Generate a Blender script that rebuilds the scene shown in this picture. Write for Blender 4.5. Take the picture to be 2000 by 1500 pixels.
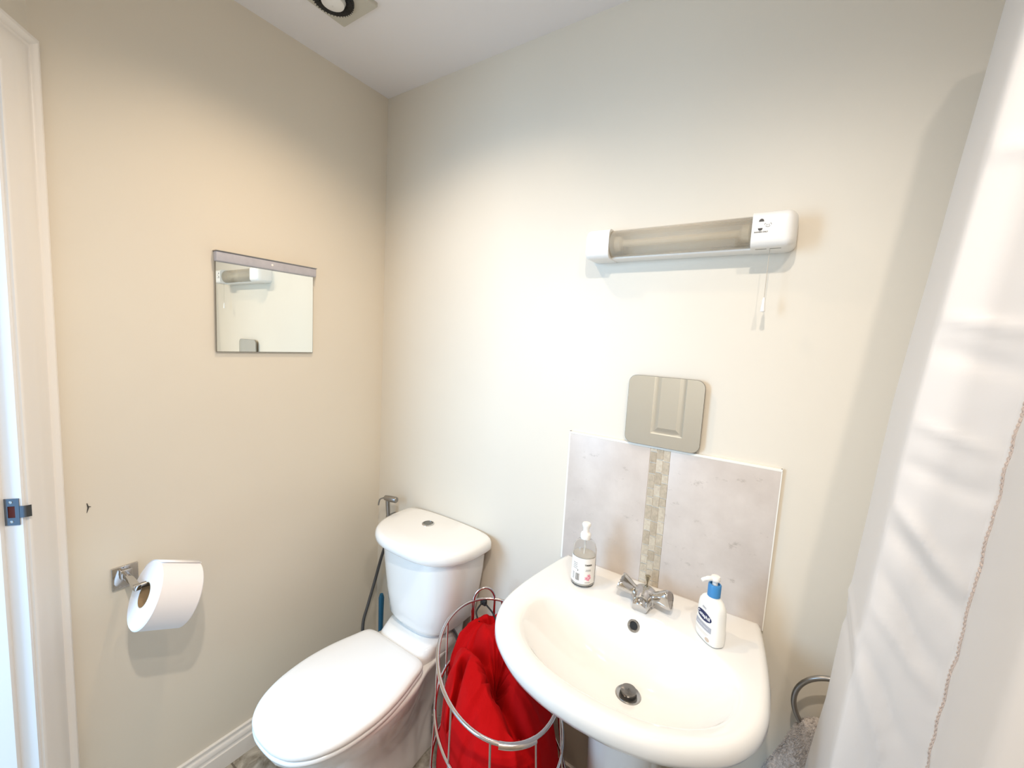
import bpy, bmesh, math, random
from mathutils import Vector, Matrix, noise
random.seed(7)
S = bpy.context.scene
C = S.collection
PI = math.pi
for o in list(bpy.data.objects): bpy.data.objects.remove(o)

# ------------------------------------------------------------- camera
cam_d = bpy.data.cameras.new('camera'); cam = bpy.data.objects.new('camera', cam_d); C.objects.link(cam)
cam_d.sensor_fit = 'HORIZONTAL'; cam_d.sensor_width = 36; cam_d.lens = 815.41 / 2000 * 36
cam_d.clip_start = 0.02
yaw, pitch, roll = math.radians(-33.5206), math.radians(-5.8613), math.radians(3.1837)
d = Vector((math.cos(pitch)*math.sin(yaw), math.cos(pitch)*math.cos(yaw), math.sin(pitch)))
r = d.cross(Vector((0, 0, 1))).normalized(); u = r.cross(d)
r2 = math.cos(roll)*r + math.sin(roll)*u; u2 = -math.sin(roll)*r + math.cos(roll)*u
M = Matrix((r2, u2, -d)).transposed().to_4x4(); M.translation = Vector((1.44452, -1.17202, 1.46522))
cam.matrix_world = M
S.camera = cam
# ------------------------------------------------------------- exposure and light
S.view_settings.view_transform = 'Standard'; S.view_settings.look = 'None'
S.view_settings.gamma = 1; S.view_settings.use_curve_mapping = False
S.view_settings.exposure = 0.27
world = bpy.data.worlds.new('daylight'); S.world = world; world.use_nodes = True
world.node_tree.nodes['Background'].inputs[0].default_value = (0.50, 0.74, 1.0, 1)
world.node_tree.nodes['Background'].inputs[1].default_value = 1.2

def lamp(name, kind, loc, energy, color, size, aim=None, size_y=None, spot=None):
    l = bpy.data.lights.new(name, kind); l.energy = energy; l.color = color
    if kind == 'AREA':
        l.shape = 'RECTANGLE'; l.size = size; l.size_y = size_y or size
    else: l.shadow_soft_size = size
    if kind == 'SPOT': l.spot_size = spot; l.spot_blend = 1.0
    o = bpy.data.objects.new(name, l); C.objects.link(o); o.location = loc
    if aim is not None: o.rotation_euler = (Vector(aim)-Vector(loc)).to_track_quat('-Z', 'Y').to_euler()
    return o
WARM = (1.0, 0.86, 0.70)
lamp('ceiling_downlight_camera_side', 'SPOT', (1.38, -1.15, 2.37), 45, (1.0, 0.89, 0.77), 0.022, (1.05, -0.85, 0), spot=math.radians(150))
lamp('ceiling_downlight_shower_side', 'SPOT', (1.75, -1.15, 2.37), 25, (1.0, 0.89, 0.77), 0.022, (1.40, -0.85, 0), spot=math.radians(150))
lamp('ceiling_downlight_toilet_side', 'SPOT', (0.52, -0.52, 2.37), 21, (1.0, 0.77, 0.54), 0.03, (0.60, -0.60, 0), spot=math.radians(140))
lamp('daylight_through_doorway', 'AREA', (-0.25, -2.5, 1.5), 42, (0.40, 0.68, 1.0), 0.8, (0.35, -0.4, 0.8), 1.3)

# ------------------------------------------------------------- materials
def mat(name, color, rough=0.5, metal=0.0, spec=0.5, coat=0.0, trans=0.0, ior=1.45, sheen=0.0, bump=None, var=None, alpha=1, sss=0):
    m = bpy.data.materials.new(name); m.use_nodes = True; nt = m.node_tree; b = nt.nodes['Principled BSDF']
    b.inputs['Base Color'].default_value = (*color, 1); b.inputs['Roughness'].default_value = rough
    b.inputs['Metallic'].default_value = metal; b.inputs['Specular IOR Level'].default_value = spec
    b.inputs['Coat Weight'].default_value = coat; b.inputs['Transmission Weight'].default_value = trans
    b.inputs['IOR'].default_value = ior; b.inputs['Sheen Weight'].default_value = sheen; b.inputs['Alpha'].default_value = alpha
    tc = nt.nodes.new('ShaderNodeTexCoord')
    if bump:
        n = nt.nodes.new('ShaderNodeTexNoise'); n.inputs['Scale'].default_value = bump[0]; n.inputs['Detail'].default_value = 4
        bp = nt.nodes.new('ShaderNodeBump'); bp.inputs['Strength'].default_value = bump[1]; bp.inputs['Distance'].default_value = bump[2]
        nt.links.new(tc.outputs['Object'], n.inputs['Vector']); nt.links.new(n.outputs['Fac'], bp.inputs['Height'])
        nt.links.new(bp.outputs['Normal'], b.inputs['Normal'])
    if var:
        n = nt.nodes.new('ShaderNodeTexNoise'); n.inputs['Scale'].default_value = var[0]; n.inputs['Detail'].default_value = 5
        cr = nt.nodes.new('ShaderNodeValToRGB'); cr.color_ramp.elements[0].position = var[2]; cr.color_ramp.elements[1].position = var[3]
        cr.color_ramp.elements[0].color = (*var[1], 1); cr.color_ramp.elements[1].color = (*color, 1)
        nt.links.new(tc.outputs['Object'], n.inputs['Vector']); nt.links.new(n.outputs['Fac'], cr.inputs['Fac'])
        nt.links.new(cr.outputs['Color'], b.inputs['Base Color'])
    return m
wall_m = mat('cream_paint', (0.755, 0.695, 0.59), 0.42, bump=(220, 0.15, 0.0006), var=(2.2, (0.73, 0.67, 0.57), 0.3, 0.7))
ceil_m = mat('ceiling_paint', (0.83, 0.80, 0.79), 0.8, bump=(160, 0.1, 0.0006))
gloss_m = mat('white_gloss_paint', (0.82, 0.79, 0.75), 0.3)
jamb_m = mat('white_jamb_paint', (0.83, 0.84, 0.86), 0.35)
cer_m = mat('white_ceramic', (0.84, 0.83, 0.80), 0.07, coat=0.5)
seat_m = mat('white_seat_plastic', (0.89, 0.89, 0.875), 0.2)
chrome_m = mat('chrome', (0.60, 0.59, 0.58), 0.07, metal=1)
dchrome_m = mat('dark_chrome', (0.42, 0.41, 0.40), 0.14, metal=1)
steel_m = mat('brushed_steel', (0.36, 0.35, 0.34), 0.3, metal=1)
mirror_m = mat('mirror_glass', (0.90, 0.91, 0.86), 0.01, metal=1)
edge_m = mat('mirror_edge', (0.22, 0.20, 0.16), 0.3)
bar_m = mat('grey_light_bar', (0.50, 0.49, 0.53), 0.4, var=(60, (0.44, 0.43, 0.47), 0.3, 0.7))
black_m = mat('black_void', (0.008, 0.007, 0.006), 0.5)
paper_m = mat('toilet_paper', (0.88, 0.86, 0.87), 0.95, bump=(300, 0.3, 0.0008))
card_m = mat('cardboard', (0.36, 0.25, 0.14), 0.9)
plast_m = mat('white_plastic', (0.86, 0.84, 0.80), 0.28)
blue_m = mat('blue_cap_plastic', (0.055, 0.25, 0.55), 0.35)
navy_m = mat('navy_print', (0.008, 0.018, 0.09), 0.4)
white_m = mat('white_print', (0.9, 0.9, 0.92), 0.5)
grey_m = mat('grey_print', (0.42, 0.43, 0.48), 0.5)
ink_m = mat('dark_print', (0.06, 0.055, 0.05), 0.5)
tan_m = mat('tan_print', (0.62, 0.50, 0.40), 0.5)
pink_m = mat('pink_print', (0.85, 0.36, 0.44), 0.5)
rose_m = mat('rose_print', (0.62, 0.12, 0.22), 0.5)
bottle_m = mat('lotion_bottle_plastic', (0.90, 0.89, 0.84), 0.3)
clear_m = mat('clear_bottle_plastic', (0.93, 0.92, 0.90), 0.06, trans=1.0, ior=1.18)
label_m = mat('bottle_label_print', (0.86, 0.83, 0.78), 0.4)
soap_m = mat('milky_soap', (0.80, 0.77, 0.71), 0.4)
red_m = mat('red_laundry_cloth', (0.43, 0.002, 0.003), 0.9, spec=0.15, bump=(260, 0.25, 0.0008))
towel_m = mat('grey_plush_towel', (0.72, 0.65, 0.60), 1.0, sheen=0.3, bump=(240, 1.0, 0.006), var=(150, (0.50, 0.44, 0.40), 0.35, 0.62))
cord_m = mat('black_cord', (0.012, 0.012, 0.012), 0.7)
hose_m = mat('grey_hose', (0.14, 0.14, 0.145), 0.35, metal=0.6)
brush_m = mat('blue_brush_plastic', (0.012, 0.10, 0.19), 0.35)
seam_m = mat('curtain_hem_thread', (0.55, 0.46, 0.41), 0.9)
vent_m = mat('beige_vent_plastic', (0.56, 0.53, 0.45), 0.5)
wood_m = mat('dark_red_wood', (0.10, 0.015, 0.01), 0.7)
grout_m = mat('white_grout', (0.84, 0.81, 0.74), 0.7)
latch_m = mat('latch_metal', (0.16, 0.19, 0.23), 0.2, metal=1)
waste_m = mat('white_waste_pipe', (0.60, 0.57, 0.54), 0.4)

def node(nt, t, **kw):
    n = nt.nodes.new(t)
    for k, v in kw.items(): n.inputs[k].default_value = v
    return n
# marble-look tile with pits and scuffs
tile_m = mat('pinkish_stone_tile', (0.70, 0.65, 0.61), 0.35)
nt = tile_m.node_tree; b = nt.nodes['Principled BSDF']; tc = nt.nodes.new('ShaderNodeTexCoord')
n1 = node(nt, 'ShaderNodeTexNoise', Scale=7.0, Detail=8.0, Roughness=0.6)
cr = nt.nodes.new('ShaderNodeValToRGB'); cr.color_ramp.elements[0].position = .3; cr.color_ramp.elements[1].position = .72
cr.color_ramp.elements[0].color = (0.54, 0.475, 0.425, 1); cr.color_ramp.elements[1].color = (0.68, 0.615, 0.56, 1)
mp = nt.nodes.new('ShaderNodeMapping'); mp.inputs['Scale'].default_value = (1, 1, 1.7); mp.inputs['Rotation'].default_value = (0, 0.5, 0)
n2 = node(nt, 'ShaderNodeTexNoise', Scale=24.0, Detail=6.0, Roughness=0.7)
cr2 = nt.nodes.new('ShaderNodeValToRGB'); cr2.color_ramp.elements[0].position = .62; cr2.color_ramp.elements[1].position = .74
cr2.color_ramp.elements[0].color = (0, 0, 0, 1); cr2.color_ramp.elements[1].color = (1, 1, 1, 1)
mx = nt.nodes.new('ShaderNodeMixRGB'); mx.inputs[2].default_value = (0.40, 0.345, 0.30, 1)
nt.links.new(tc.outputs['Object'], n1.inputs['Vector']); nt.links.new(n1.outputs['Fac'], cr.inputs['Fac'])
nt.links.new(tc.outputs['Object'], mp.inputs['Vector']); nt.links.new(mp.outputs['Vector'], n2.inputs['Vector']); nt.links.new(n2.outputs['Fac'], cr2.inputs['Fac'])
nt.links.new(cr.outputs['Color'], mx.inputs[1]); nt.links.new(cr2.outputs['Color'], mx.inputs[0]); nt.links.new(mx.outputs[0], b.inputs['Base Color'])
# mosaic: each brick its own shade
mos_m = mat('stone_mosaic', (0.5, 0.45, 0.36), 0.45)
nt = mos_m.node_tree; b = nt.nodes['Principled BSDF']; ge = nt.nodes.new('ShaderNodeNewGeometry')
cr = nt.nodes.new('ShaderNodeValToRGB'); cr.color_ramp.elements[0].color = (0.42, 0.345, 0.25, 1); cr.color_ramp.elements[1].color = (0.60, 0.525, 0.41, 1)
nz = node(nt, 'ShaderNodeTexNoise', Scale=160.0, Detail=4.0); tc = nt.nodes.new('ShaderNodeTexCoord')
mx = nt.nodes.new('ShaderNodeMixRGB'); mx.blend_type = 'OVERLAY'; mx.inputs[0].default_value = 0.35
nt.links.new(ge.outputs['Random Per Island'], cr.inputs['Fac']); nt.links.new(cr.outputs['Color'], mx.inputs[1])
nt.links.new(tc.outputs['Object'], nz.inputs['Vector']); nt.links.new(nz.outputs['Fac'], mx.inputs[2]); nt.links.new(mx.outputs[0], b.inputs['Base Color'])
# floor: marbled vinyl tile
floor_m = mat('marbled_floor_tile', (0.3, 0.28, 0.22), 0.3)
nt = floor_m.node_tree; b = nt.nodes['Principled BSDF']; tc = nt.nodes.new('ShaderNodeTexCoord')
nz = node(nt, 'ShaderNodeTexNoise', Scale=9.0, Detail=8.0, Roughness=0.65, Distortion=1.8)
cr = nt.nodes.new('ShaderNodeValToRGB'); e = cr.color_ramp.elements
e[0].position = .34; e[0].color = (0.20, 0.175, 0.13, 1); e[1].position = .66; e[1].color = (0.58, 0.55, 0.48, 1)
bk = nt.nodes.new('ShaderNodeTexBrick'); bk.offset = 0; bk.inputs['Scale'].default_value = 1; bk.inputs['Mortar Size'].default_value = .003
bk.inputs['Brick Width'].default_value = .3; bk.inputs['Row Height'].default_value = .3; bk.inputs['Mortar'].default_value = (0.16, 0.14, 0.11, 1)
nt.links.new(tc.outputs['Object'], nz.inputs['Vector']); nt.links.new(nz.outputs['Fac'], cr.inputs['Fac'])
nt.links.new(cr.outputs['Color'], bk.inputs['Color1']); nt.links.new(cr.outputs['Color'], bk.inputs['Color2'])
nt.links.new(tc.outputs['Object'], bk.inputs['Vector']); nt.links.new(bk.outputs['Color'], b.inputs['Base Color'])
# curtain: white satin polyester, a little light passes through
curt_m = mat('white_satin_curtain', (0.80, 0.79, 0.79), 0.45, sheen=0.1, bump=(420, 0.12, 0.0005))
nt = curt_m.node_tree; b = nt.nodes['Principled BSDF']; out = nt.nodes['Material Output']
tr = nt.nodes.new('ShaderNodeBsdfTranslucent'); tr.inputs[0].default_value = (0.82, 0.78, 0.72, 1)
ms = nt.nodes.new('ShaderNodeMixShader'); ms.inputs[0].default_value = 0.22
nt.links.new(b.outputs[0], ms.inputs[1]); nt.links.new(tr.outputs[0], ms.inputs[2]); nt.links.new(ms.outputs[0], out.inputs[0])
# ribbed smoky diffuser
diff_m = mat('ribbed_smoked_diffuser', (0.74, 0.66, 0.53), 0.2, trans=0.45, ior=1.15, alpha=0.55)

# ------------------------------------------------------------- mesh helpers
def link(name, bm, m, parent=None, smooth=True, loc=None):
    me = bpy.data.meshes.new(name); bmesh.ops.recalc_face_normals(bm, faces=bm.faces[:]); bm.to_mesh(me); bm.free()
    for p in me.polygons: p.use_smooth = bool(smooth)
    o = bpy.data.objects.new(name, me); C.objects.link(o); o.data.materials.append(m)
    if smooth and smooth != 'all':
        try: me.set_sharp_from_angle(angle=math.radians(38))
        except Exception: pass
    if parent is not None:
        o.parent = parent
        o.matrix_parent_inverse = parent.matrix_world.inverted() if False else Matrix.Translation(-parent.location)
    return o
def shift(bm, v): bmesh.ops.translate(bm, verts=bm.verts[:], vec=v); return bm
def empty(name, loc, label, cat, group=None):
    o = bpy.data.objects.new(name, None); C.objects.link(o); o.location = loc; o.empty_display_size = .05
    o['label'] = label; o['category'] = cat
    if group: o['group'] = group
    return o
def tag(o, label, cat): o['label'] = label; o['category'] = cat; return o
def struct(o): o['kind'] = 'structure'; return o
def box(bm, a, b_, bev=0, M_=None):
    x0, y0, z0 = a; x1, y1, z1 = b_
    res = bmesh.ops.create_cube(bm, size=1); vs = res['verts']
    for v in vs: v.co = Vector(((x0+x1)/2+v.co.x*(x1-x0), (y0+y1)/2+v.co.y*(y1-y0), (z0+z1)/2+v.co.z*(z1-z0)))
    if bev:
        es = list({e for v in vs for e in v.link_edges})
        rr = bmesh.ops.bevel(bm, geom=es, offset=bev, segments=3, profile=.5, affect='EDGES'); vs = list({v for f in rr['faces'] for v in f.verts} | {v for v in vs if v.is_valid})
    if M_ is not None: bmesh.ops.transform(bm, matrix=M_, verts=[v for v in vs if v.is_valid])
    return bm
def rings(bm, rs, cap0=True, cap1=True, closed=True):
    L = [[bm.verts.new(p) for p in q] for q in rs]; n = len(L[0])
    for a, b_ in zip(L, L[1:]):
        for i in range(n if closed else n-1):
            j = (i+1) % n; bm.faces.new((a[i], a[j], b_[j], b_[i]))
    if cap0: bm.faces.new(L[0][::-1])
    if cap1: bm.faces.new(L[-1])
    return bm
def frame(t):
    t = t.normalized(); up = Vector((0, 0, 1)) if abs(t.z) < .95 else Vector((1, 0, 0))
    a = t.cross(up).normalized(); return a, a.cross(t)
def tube(bm, pts, rad, n=12, closed=False, caps=True):
    pts = [Vector(p) for p in pts]; N = len(pts); rs = []; a = None
    for i, p in enumerate(pts):
        if closed: t = pts[(i+1) % N]-pts[i-1]
        else: t = pts[min(i+1, N-1)]-pts[max(i-1, 0)]
        t.normalize()
        if a is None: a, _ = frame(t)
        a = (a - t*a.dot(t)).normalized(); b_ = t.cross(a)
        rr = rad[i] if isinstance(rad, (list, tuple)) else rad
        rs.append([p+rr*(math.cos(2*PI*k/n)*a+math.sin(2*PI*k/n)*b_) for k in range(n)])
    if closed: rs.append(rs[0]); rings(bm, rs, False, False); bmesh.ops.remove_doubles(bm, verts=bm.verts[:], dist=1e-6)
    else: rings(bm, rs, caps, caps)
    return bm
def lathe(bm, prof, n=40, M_=None, cap0=True, cap1=True):
    rs = [[Vector((max(r_, 1e-4)*math.cos(2*PI*k/n), max(r_, 1e-4)*math.sin(2*PI*k/n), z)) for k in range(n)] for r_, z in prof]
    if M_ is not None: rs = [[M_ @ p for p in q] for q in rs]
    return rings(bm, rs, cap0, cap1)
def axisM(loc, t):
    q = Vector(t).normalized().to_track_quat('Z', 'Y'); return Matrix.Translation(loc) @ q.to_matrix().to_4x4()
def catmull(P, n=8, closed=False):
    P = [Vector(p) for p in P]; out = []; N = len(P); R = range(N if closed else N-1)
    for i in R:
        if closed: p0, p1, p2, p3 = P[i-1], P[i], P[(i+1) % N], P[(i+2) % N]
        else: p0, p1, p2, p3 = P[max(i-1, 0)], P[i], P[i+1], P[min(i+2, N-1)]
        for k in range(n):
            t = k/n; out.append(.5*((2*p1)+(p2-p0)*t+(2*p0-5*p1+4*p2-p3)*t*t+(3*p1-p0-3*p2+p3)*t**3))
    if not closed: out.append(P[-1])
    return out
def sgn(x): return 1 if x >= 0 else -1
def superell(cx, cy, a, b_, n, z, N=64, nb=None, bb=None):
    """rounded outline; the +y half may use its own depth bb and power nb"""
    out = []
    for k in range(N):
        t = 2*PI*k/N; c, s = math.cos(t), math.sin(t)
        pw, dep = (n, b_) if s < 0 else (nb or n, bb or b_)
        out.append(Vector((cx+a*sgn(c)*abs(c)**(2/pw), cy+dep*sgn(s)*abs(s)**(2/pw), z)))
    return out
def rrect(cx, cy, w, h, rad, n=6):
    out = []
    for qx, qy, a0 in ((1, 1, 0), (-1, 1, 90), (-1, -1, 180), (1, -1, 270)):
        for k in range(n+1):
            a = math.radians(a0+90*k/n); out.append((cx+qx*(w/2-rad)+rad*math.cos(a), cy+qy*(h/2-rad)+rad*math.sin(a)))
    return out
def interp(x, X, Y):
    if x <= X[0]: return Y[0]
    for i in range(len(X)-1):
        if x <= X[i+1]: return Y[i]+(Y[i+1]-Y[i])*(x-X[i])/(X[i+1]-X[i])
    return Y[-1]
def textmesh(s, size, bold=0.0):
    cu = bpy.data.curves.new('t', 'FONT'); cu.body = s; cu.size = size; cu.align_x = 'CENTER'; cu.align_y = 'CENTER'; cu.offset = bold; cu.resolution_u = 3
    ob = bpy.data.objects.new('t', cu); C.objects.link(ob); dg = bpy.context.evaluated_depsgraph_get()
    me = bpy.data.meshes.new_from_object(ob.evaluated_get(dg)); bpy.data.objects.remove(ob); bm = bmesh.new(); bm.from_mesh(me); return bm
def mapbm(bm, f):
    for v in bm.verts: v.co = f(v.co.x, v.co.y)
    return bm
def rect2(bm, x0, y0, x1, y1, n=1):
    for i in range(n):
        a = x0+(x1-x0)*i/n; b_ = x0+(x1-x0)*(i+1)/n
        bm.faces.new([bm.verts.new((a, y0, 0)), bm.verts.new((b_, y0, 0)), bm.verts.new((b_, y1, 0)), bm.verts.new((a, y1, 0))])
def ell2(bm, cx, cy, a, b_, n=28, rot=0):
    c, s = math.cos(rot), math.sin(rot); ctr = bm.verts.new((cx, cy, 0)); L = []
    for k in range(n):
        x, y = a*math.cos(2*PI*k/n), b_*math.sin(2*PI*k/n); L.append(bm.verts.new((cx+x*c-y*s, cy+x*s+y*c, 0)))
    for k in range(n): bm.faces.new((ctr, L[k], L[(k+1) % n]))

# ------------------------------------------------------------- room shell
H = 2.4
D = Vector((math.cos(math.radians(38)), -math.sin(math.radians(38)), 0)); N_ = Vector((-D.y, D.x, 0)); P0 = Vector((0, -.965, 0))
def dg(s, n, z): return P0+D*s+N_*n+Vector((0, 0, z))
DM = Matrix((D, N_, Vector((0, 0, 1)))).transposed().to_4x4(); DM.translation = P0   # local x=s, y=n, z
REAR = -1.505; RIGHT = 2.25
bm = bmesh.new(); box(bm, (-.12, -.985, 0), (0, .1, H)); wl = struct(link('wall_left', bm, wall_m, smooth=False))
bm = bmesh.new(); box(bm, (0, 0, 0), (RIGHT, .1, H)); struct(link('wall_back', bm, wall_m, smooth=False))
bm = bmesh.new(); box(bm, (RIGHT, REAR, 0), (RIGHT+.1, .1, H)); struct(link('wall_right', bm, wall_m, smooth=False))
bm = bmesh.new(); box(bm, (.66, REAR-.1, 0), (RIGHT+.1, REAR, H)); struct(link('wall_rear', bm, wall_m, smooth=False))
bm = bmesh.new()
box(bm, (0, -.11, 0), (.075, 0, H), M_=DM); box(bm, (.075, -.11, 2.01), (.80, 0, H), M_=DM); box(bm, (.80, -.11, 0), (.90, 0, H), M_=DM)
struct(link('wall_diagonal', bm, wall_m, smooth=False))
bm = bmesh.new(); box(bm, (-.8, -2.3, -.06), (RIGHT+.1, .1, 0)); struct(link('floor', bm, floor_m, smooth=False))
bm = bmesh.new(); box(bm, (-.12, -1.64, H), (RIGHT+.1, .1, H+.08)); struct(link('ceiling', bm, ceil_m, smooth=False))
# small scratch on the left wall
bm = bmesh.new()
tube(bm, [(.0006, -.910, .997), (.0006, -.908, .985), (.0006, -.911, .972)], [.0009, .0016, .0005], 5)
tube(bm, [(.0006, -.908, .988), (.0006, -.903, .986)], [.0014, .0006], 5)
link('scratch_mark', bm, ink_m, wl)
# skirting boards: moulded profile (thickness, height)
prof = [(0, 0), (.018, 0), (.018, .056), (.013, .0565), (.0115, .060), (.0115, .066), (.0145, .068), (.0145, .080), (.0125, .083), (.0075, .084), (.0065, .088), (.0085, .091), (.008, .098), (.004, .1), (0, .1)]
bm = bmesh.new(); rings(bm, [[Vector((x, y, z)) for x, z in prof] for y in (-.9645, 0)]); struct(link('baseboard_left', bm, gloss_m))
bm = bmesh.new(); rings(bm, [[Vector((x, -y, z)) for y, z in prof] for x in (0.016, RIGHT)]); struct(link('baseboard_back', bm, gloss_m))
# doorway lining, stop and architrave in the diagonal wall
def portal(bm, sec, S0, S1, ZT):
    """sec: closed list (offset inward from the outer edge, n)"""
    rs = [[dg(S0+o, n, 0) for o, n in sec], [dg(S0+o, n, ZT-o) for o, n in sec], [dg(S1-o, n, ZT-o) for o, n in sec], [dg(S1-o, n, 0) for o, n in sec]]
    rings(bm, rs)
frame_root = bpy.data.objects.new('trim_1', None); C.objects.link(frame_root); frame_root.location = P0; frame_root['kind'] = 'structure'
bm = bmesh.new(); portal(bm, [(0, 0), (0, .020), (.008, .022), (.015, .018), (.018, .0125), (.022, .0125), (.027, .015), (.058, .013), (.066, .010), (.084, .009), (.088, .006), (.088, 0)], 0.001, .885, 2.057); link('architrave', bm, gloss_m, frame_root)
bm = bmesh.new(); portal(bm, [(0, -.11), (0, 0), (.023, 0), (.023, -.11)], .074, .815, 2.009); link('door_lining', bm, jamb_m, frame_root, smooth=False)
bm = bmesh.new(); portal(bm, [(0, -.11), (0, -.031), (.012, -.031), (.012, -.11)], .097, .792, 1.986); link('door_stop', bm, gloss_m, frame_root, smooth=False)
# strike plate on the lining
ZS = 1.034
bm = bmesh.new()
x = .0975
for a, b_ in (((x, -.029, ZS-.03), (x+.0015, -.023, ZS+.03)), ((x, -.011, ZS-.03), (x+.0015, -.004, ZS+.03)), ((x, -.023, ZS+.013), (x+.0015, -.011, ZS+.03)), ((x, -.023, ZS-.03), (x+.0015, -.011, ZS-.013))): box(bm, a, b_, M_=DM)
st = link('strike_plate', bm, latch_m, frame_root)
st['label'] = 'dark metal strike plate with curved lip'
bm = bmesh.new(); pts = [(x+.001, -.004), (x+.0015, .002), (x-.001, .008), (x-.005, .013)]
rings(bm, [[DM @ Vector((s-.0008, n, ZS-.013)), DM @ Vector((s+.0008, n+.0008, ZS-.013)), DM @ Vector((s+.0008, n+.0008, ZS+.013)), DM @ Vector((s-.0008, n, ZS+.013))] for s, n in pts])
o = link('lip', bm, latch_m, st); o.matrix_parent_inverse = Matrix.Identity(4); 
bm = bmesh.new(); box(bm, (x-.0005, -.023, ZS-.013), (x+.0002, -.011, ZS+.013), M_=DM); o = link('latch_hole', bm, wood_m, st); o.matrix_parent_inverse = Matrix.Identity(4)
for dz in (-.022, .022):
    bm = bmesh.new(); lathe(bm, [(.003, -.0005), (.003, .0012), (.001, .0018)], 14, DM @ axisM((x+.001, -.017, ZS+dz), (1, 0, 0)))
    o = link('screw', bm, chrome_m, st); o.matrix_parent_inverse = Matrix.Identity(4)
# panelled door folded back in front of the rear wall (seen in the little mirror)
def panel_door(x0, x1, z0, z1, yf, panels):
    bm = bmesh.new()
    xs = sorted({x0, x1, *[p[0] for p in panels], *[p[1] for p in panels]}); zs = sorted({z0, z1, *[p[2] for p in panels], *[p[3] for p in panels]})
    def inside(cx, cz): return any(p[0] < cx < p[1] and p[2] < cz < p[3] for p in panels)
    for i in range(len(xs)-1):
        for j in range(len(zs)-1):
            if not inside((xs[i]+xs[i+1])/2, (zs[j]+zs[j+1])/2):
                bm.faces.new([bm.verts.new(q) for q in ((xs[i], yf, zs[j]), (xs[i+1], yf, zs[j]), (xs[i+1], yf, zs[j+1]), (xs[i], yf, zs[j+1]))])
    for p in panels:
        rr = []
        for ins, dep in ((0, 0), (.004, .007), (.012, .0095), (.020, .009), (.040, .002)):
            rr.append([Vector(q) for q in ((p[0]+ins, yf-dep, p[2]+ins), (p[1]-ins, yf-dep, p[2]+ins), (p[1]-ins, yf-dep, p[3]-ins), (p[0]+ins, yf-dep, p[3]-ins))])
        rings(bm, rr, False, True)
    bmesh.ops.remove_doubles(bm, verts=bm.verts[:], dist=1e-5)
    y1 = yf-.035
    for q in (((x0, yf), (x0, y1)), ((x1, yf), (x1, y1))): bm.faces.new([bm.verts.new((q[0][0], q[0][1], z0)), bm.verts.new((q[1][0], q[1][1], z0)), bm.verts.new((q[1][0], q[1][1], z1)), bm.verts.new((q[0][0], q[0][1], z1))])
    for z in (z0, z1): bm.faces.new([bm.verts.new((x0, yf, z)), bm.verts.new((x1, yf, z)), bm.verts.new((x1, y1, z)), bm.verts.new((x0, y1, z))])
    bm.faces.new([bm.verts.new((x0, y1, z0)), bm.verts.new((x1, y1, z0)), bm.verts.new((x1, y1, z1)), bm.verts.new((x0, y1, z1))])
    return bm
DX = .62
bm = panel_door(DX, DX+.76, .008, 1.975, -1.425, [(a, a+.185, za, zb) for a in (.776, 1.085) for za, zb in ((.2, .78), (.955, 1.50), (1.62, 1.85))])
door = struct(link('door_1', bm, mat('white_door_paint', (0.80, 0.79, 0.76), 0.35), smooth=False))
hd = bmesh.new(); tube(hd, catmull([(1.33, -1.425, .92), (1.33, -1.38, .92), (1.32, -1.375, .92), (1.22, -1.375, .92)], 5), .008, 12); link('door_handle', hd, chrome_m, door)

# ------------------------------------------------------------- extractor fan on ceiling
ev = empty('extractor_fan', (.284, -.415, H), 'square beige extractor fan plate with round black grille on the ceiling', 'extractor fan')
bm = bmesh.new(); rings(bm, [[Vector((x, y, z)) for x, y in rrect(.284, -.417, w, w, .004)] for w, z in ((.158, H), (.158, H-.008), (.152, H-.012))]); link('cover_plate', bm, vent_m, ev)
bm = bmesh.new(); lathe(bm, [(.034, 0), (.040, -.006), (.052, -.010), (.056, -.004), (.056, 0)], 48, Matrix.Translation((.279, -.425, H-.012)), False, False)
for k in range(40):
    a = 2*PI*k/40; tube(bm, [(.279+.034*math.cos(a), -.425+.034*math.sin(a), H-.016), (.279+.055*math.cos(a), -.425+.055*math.sin(a), H-.022)], .0012, 5)
link('grille_ring', bm, black_m, ev)
bm = bmesh.new(); lathe(bm, [(.001, -.020), (.018, -.019), (.030, -.014), (.034, -.004), (.034, 0)], 40, Matrix.Translation((.279, -.425, H-.012)), False, False); link('centre_cap', bm, plast_m, ev)

# ------------------------------------------------------------- mirror on left wall with grey bar
mr = empty('wall_mirror', (0, -.467, 1.387), 'square frameless mirror with a grey bar along its top on the left wall', 'mirror')
bm = bmesh.new(); box(bm, (.004, -.620, 1.384), (.0085, -.316, 1.672)); link('backing_edge', bm, edge_m, mr, smooth=False)
bm = bmesh.new(); box(bm, (.0085, -.6185, 1.3855), (.0092, -.3175, 1.671)); link('glass', bm, mirror_m, mr, smooth=False)
bm = bmesh.new(); box(bm, (.002, -.622, 1.651), (.022, -.312, 1.680), .003); link('top_bar', bm, bar_m, mr)
bm = bmesh.new(); box(bm, (0, -.60, 1.40), (.004, -.34, 1.66)); link('mounting_pad', bm, edge_m, mr, smooth=False)
bm = bmesh.new(); lathe(bm, [(.0035, 0), (.0035, .001), (.002, .0015)], 16, axisM((.0215, -.463, 1.666), (1, 0, 0))); link('switch', bm, plast_m, mr)
bm = bmesh.new(); box(bm, (.0, -.623, 1.6795), (.024, -.311, 1.682)); link('bar_cap', bm, steel_m, mr)

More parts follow.
